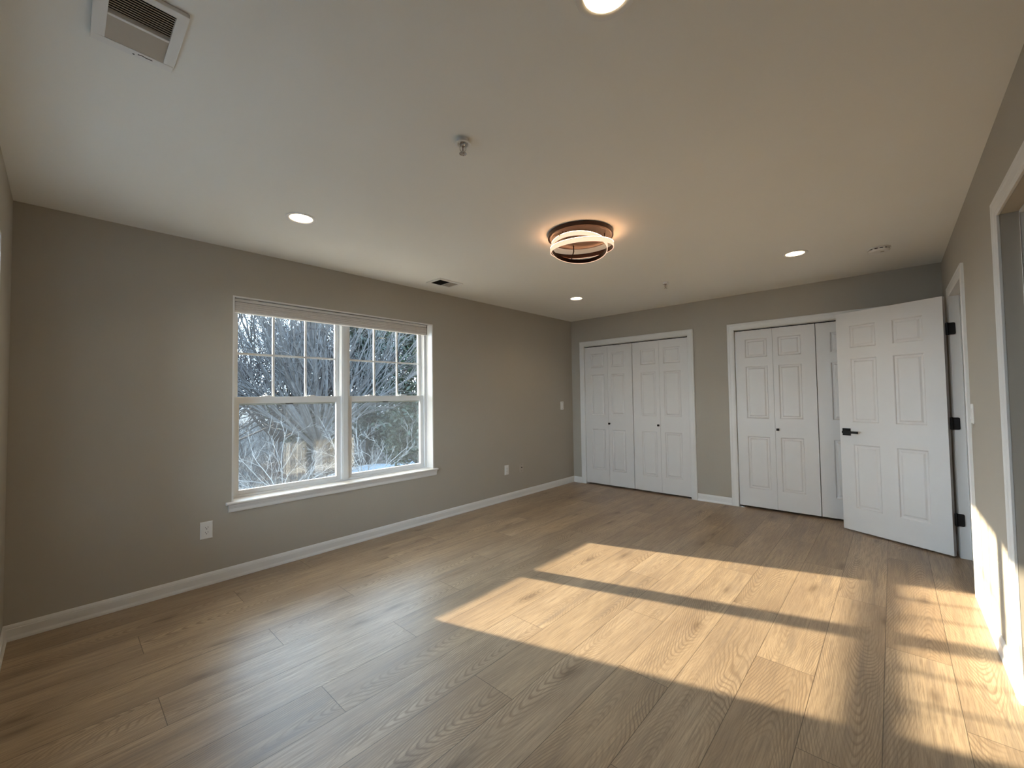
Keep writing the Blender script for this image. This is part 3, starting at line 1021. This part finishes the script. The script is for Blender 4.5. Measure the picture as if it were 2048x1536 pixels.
# ground with a low rise at the back
mb = MB()
prof = [(-0.35, GZ), (-24, GZ), (-28, GZ + 0.9), (-34, GZ + 2.6), (-42, GZ + 3.6), (-70, GZ + 4.2)]
rnd = random.Random(5)
ysn = [-60 + 5 * k for k in range(29)]
hh = {}
for i, (x, z) in enumerate(prof):
    for k, y in enumerate(ysn):
        hh[i, k] = (x, y, z + (rnd.uniform(-0.35, 0.35) if 0 < i else 0) * (1 if i > 1 else 0.15))
for i in range(len(prof) - 1):
    for k in range(len(ysn) - 1):
        mb.quad(hh[i, k], hh[i + 1, k], hh[i + 1, k + 1], hh[i, k + 1])
mb.quad((-0.35, -60, GZ), (30, -60, GZ), (30, -5.75, GZ), (-0.35, -5.75, GZ))
g = mb.build('ground', HILL, smooth=False)
struct(g, 'brown winter ground rising to a low hill outside the window', 'ground')


class Tree:
    def __init__(s, seed):
        s.r = random.Random(seed)
        s.mb = MB()
        s.tips = []

    def rv(s, k=1.0):
        return Vector((s.r.uniform(-k, k), s.r.uniform(-k, k), s.r.uniform(-k, k)))

    def limb(s, p, d, ln, r0, r1, nseg, wob, lift=0.0, sides=4):
        pts, rs = [Vector(p)], [r0]
        d = Vector(d).normalized()
        for i in range(nseg):
            d = (d + s.rv(wob) + Vector((0, 0, lift))).normalized()
            pts.append(pts[-1] + d * (ln / nseg))
            rs.append(r0 + (r1 - r0) * (i + 1) / nseg)
        s.mb.tube(pts, rs, sides, cap=False)
        return pts, d

    def grow(s, p, d, ln, r0, depth, kids, spread, lift, ratio, wob=0.18, start=0.25):
        pts, dl = s.limb(p, d, ln, r0, max(r0 * 0.35, 0.004), 5 if depth > 0 else 3, wob, lift, 5 if depth > 1 else 3)
        if depth == 0:
            s.tips.append(pts[-1])
            return
        for _ in range(kids[depth - 1]):
            f = s.r.uniform(start, 1.0) * (len(pts) - 1)
            i = min(int(f), len(pts) - 2)
            q = pts[i].lerp(pts[i + 1], f - i)
            ax = (pts[i + 1] - pts[i]).normalized()
            side = (s.rv() - ax * s.rv().dot(ax))
            side = (side - ax * side.dot(ax)).normalized()
            dd = (ax * cos(spread) + side * sin(spread)).normalized()
            s.grow(q, dd, ln * ratio * s.r.uniform(0.65, 1.2), max(r0 * 0.45, 0.005), depth - 1, kids, spread, lift, ratio, wob, start)


def bare_tree(label, base, top, trunk_r, stems, length, spread0, kids, seed, mat, lean=(0, 0), up_bias=0.35, ratio=0.42, lift=0.06, group='bare winter trees outside the window', name='bare_tree', side=0.6):
    t = thing(name, label, 'tree', base, group=group)
    T = Tree(seed)
    b = Vector((0, 0, 0))
    fork = Vector((lean[0], lean[1], top))
    tr = MB().tube([b - Vector((0, 0, 0.15)), b.lerp(fork, 0.5) + Vector((0.04, 0.03, 0)), fork], [trunk_r * 1.25, trunk_r, trunk_r * 0.9], 9)
    tr.build('trunk', mat, t, smooth=True)
    for k in range(stems):
        a = 2 * pi * (k + T.r.uniform(-0.3, 0.3)) / stems
        e = spread0 * sqrt(T.r.uniform(0.05, 1.0))
        d = Vector((sin(e) * cos(a), sin(e) * sin(a), cos(e) + 0.05))
        T.grow(fork - Vector((0, 0, T.r.uniform(0, 0.25) * min(top, 1.5))), d, length * T.r.uniform(0.7, 1.1), trunk_r * T.r.uniform(0.28, 0.5), len(kids), kids, side, lift, ratio)
    T.mb.build('crown', mat, t)
    return t


# the many-stemmed tree in the middle of the view
bare_tree('many-stemmed grey bare tree fanning upward behind the middle of the window', (-14.0, 1.95, GZ), 2.75, 0.15, 34, 7.4, radians(60), (8, 12), 11, BARK, lift=0.05, ratio=0.34, side=0.42)
# purple brown trees further left and behind
for i, (x, y, s_, ln) in enumerate([(-24, 3.6, 21, 8.0), (-27, 8.2, 22, 9.0), (-24, 0.6, 23, 7.6), (-31, 12.5, 24, 9.6), (-27, 16.0, 25, 8.6)]):
    lab = ['purple-brown bare tree in the left half of the view, right of the window edge', 'tall bare tree behind the many-stemmed tree', 'purple-brown bare tree at the left edge of the window view',
           'tall bare tree far behind the evergreens', 'bare tree behind the right edge of the window view'][i]
    bare_tree(lab, (x, y, GZ + (0.0 if x > -24.5 else 0.8)), 2.2, 0.17, 22, ln, radians(66), (8, 9, 8), s_, BARKP, lift=0.07, ratio=0.42, side=0.62)


def evergreen(label, base, height, radius, seed, mat, nleaf, ls):
    t = thing('evergreen_tree', label, 'tree', base, group='evergreens outside the window')
    T = Tree(seed)
    r = T.r
    MB().tube([(0, 0, -0.15), (0.05, 0, height * 0.45), (0, 0.05, height)], [0.22, 0.15, 0.03], 8).build('trunk', DARKB, t, smooth=True)
    clumps = []
    for k in range(70):
        z = height * (0.12 + 0.85 * (k + r.random()) / 70)
        f = 1 - ((z / height - 0.42) / 0.60) ** 2
        R = radius * max(0.15, f) * r.uniform(0.6, 1.05)
        a = r.uniform(0, 2 * pi)
        e = Vector((R * cos(a), R * sin(a), z + r.uniform(-0.1, 0.5)))
        T.mb.tube([(0, 0, z - 0.4), Vector((0, 0, z - 0.2)).lerp(e, 0.5), e], [0.04, 0.025, 0.01], 4, cap=False)
        for f in (0.55, 0.8, 1.0):
            clumps.append((Vector((0, 0, z)).lerp(e, f), 0.34 + 0.25 * r.random()))
    T.mb.build('bough', DARKB, t)
    mb = MB()
    for k in range(nleaf):
        c, cr = clumps[k % len(clumps)]
        p = c + Vector((r.gauss(0, 1), r.gauss(0, 1), r.gauss(0, 0.8))) * cr * 0.62
        d1v = T.rv().normalized() * ls * r.uniform(0.6, 1.3)
        d2v = T.rv().normalized() * ls * 0.5
        b0 = len(mb.v)
        mb.v += [tuple(p - d1v), tuple(p + d2v), tuple(p + d1v), tuple(p - d2v)]
        mb.f.append((b0, b0 + 1, b0 + 2, b0 + 3))
    fo = mb.build('foliage', mat, t)
    return t


evergreen('dark evergreen tree at the right side of the window view', (-15.5, 7.9, GZ), 9.5, 1.9, 41, GREEN, 13000, 0.15)
evergreen('blue-green evergreen behind the right half of the window', (-23.5, 9.3, GZ), 11.0, 2.6, 42, GREEN2, 12000, 0.16)
evergreen('evergreen partly behind the many-stemmed tree', (-26.0, 6.2, GZ + 0.5), 9.6, 2.4, 43, GREEN2, 9000, 0.16)

# low pale shrubs in front
bare_tree('pale sunlit shrub branching low behind the left lower pane', (-10.5, -0.55, GZ), 1.5, 0.05, 11, 2.4, radians(68), (6, 5), 31, PALE, lift=0.02, ratio=0.42, group='pale shrubs outside the window', name='bare_shrub', side=0.7)
bare_tree('pale sunlit shrub branching low behind the right lower pane', (-11.0, 2.5, GZ), 1.35, 0.05, 9, 2.6, radians(62), (6, 4), 32, PALE, lift=0.02, ratio=0.40, group='pale shrubs outside the window', name='bare_shrub', side=0.7)

# undergrowth on the rise
T = Tree(77)
for k in range(1500):
    x = T.r.uniform(-34, -19)
    y = T.r.uniform(-2, 22)
    z = GZ if x > -24 else GZ + ((-24 - x) * 0.26)
    d = Vector((T.r.uniform(-0.8, 0.8), T.r.uniform(-0.8, 0.8), 1))
    T.grow(Vector((x, y, z)), d, T.r.uniform(0.8, 2.2), 0.014, 1, (4,), 0.6, 0.0, 0.5, 0.25, 0.1)
tag(T.mb.build('underbrush', BARKP), 'tangle of bare winter underbrush on the rise outside', 'underbrush', kind='stuff')

# snow bank
mb = MB()
nx, ny = 10, 26
for i in range(nx):
    for k in range(ny):
        pts = []
        for a, b in ((i, k), (i + 1, k), (i + 1, k + 1), (i, k + 1)):
            fx, fy = a / nx, b / ny
            h = 0.82 * sin(pi * fx) ** 0.8 * (sin(pi * min(1, fy * 1.02)) ** 0.6 if fy < 0.98 else 0) * (0.75 + 0.25 * sin(7.3 * fy + 1.0) + 0.06 * sin(23 * fy + 9 * fx)) if 0 < a < nx else 0
            pts.append((-18.4 - 3.0 * fx, 5.2 + 7.6 * fy, GZ - 0.02 + max(0, h)))
        mb.quad(*pts)
tag(mb.build('snow_bank', SNOW, smooth=True), 'bluish snow bank on the ground behind the right lower pane', 'snow')

# post
ps_ = thing('wooden_post', 'grey upright post on the ground behind the left lower pane', 'post', (-20.0, 3.41, GZ))
MB().box(-0.07, 0.07, -0.09, 0.09, -0.1, 2.45).build('shaft', BARK, ps_, bevel=0.01)
MB().box(-0.09, 0.09, -0.11, 0.11, 2.45, 2.52).build('cap', PALE, ps_, bevel=0.01)
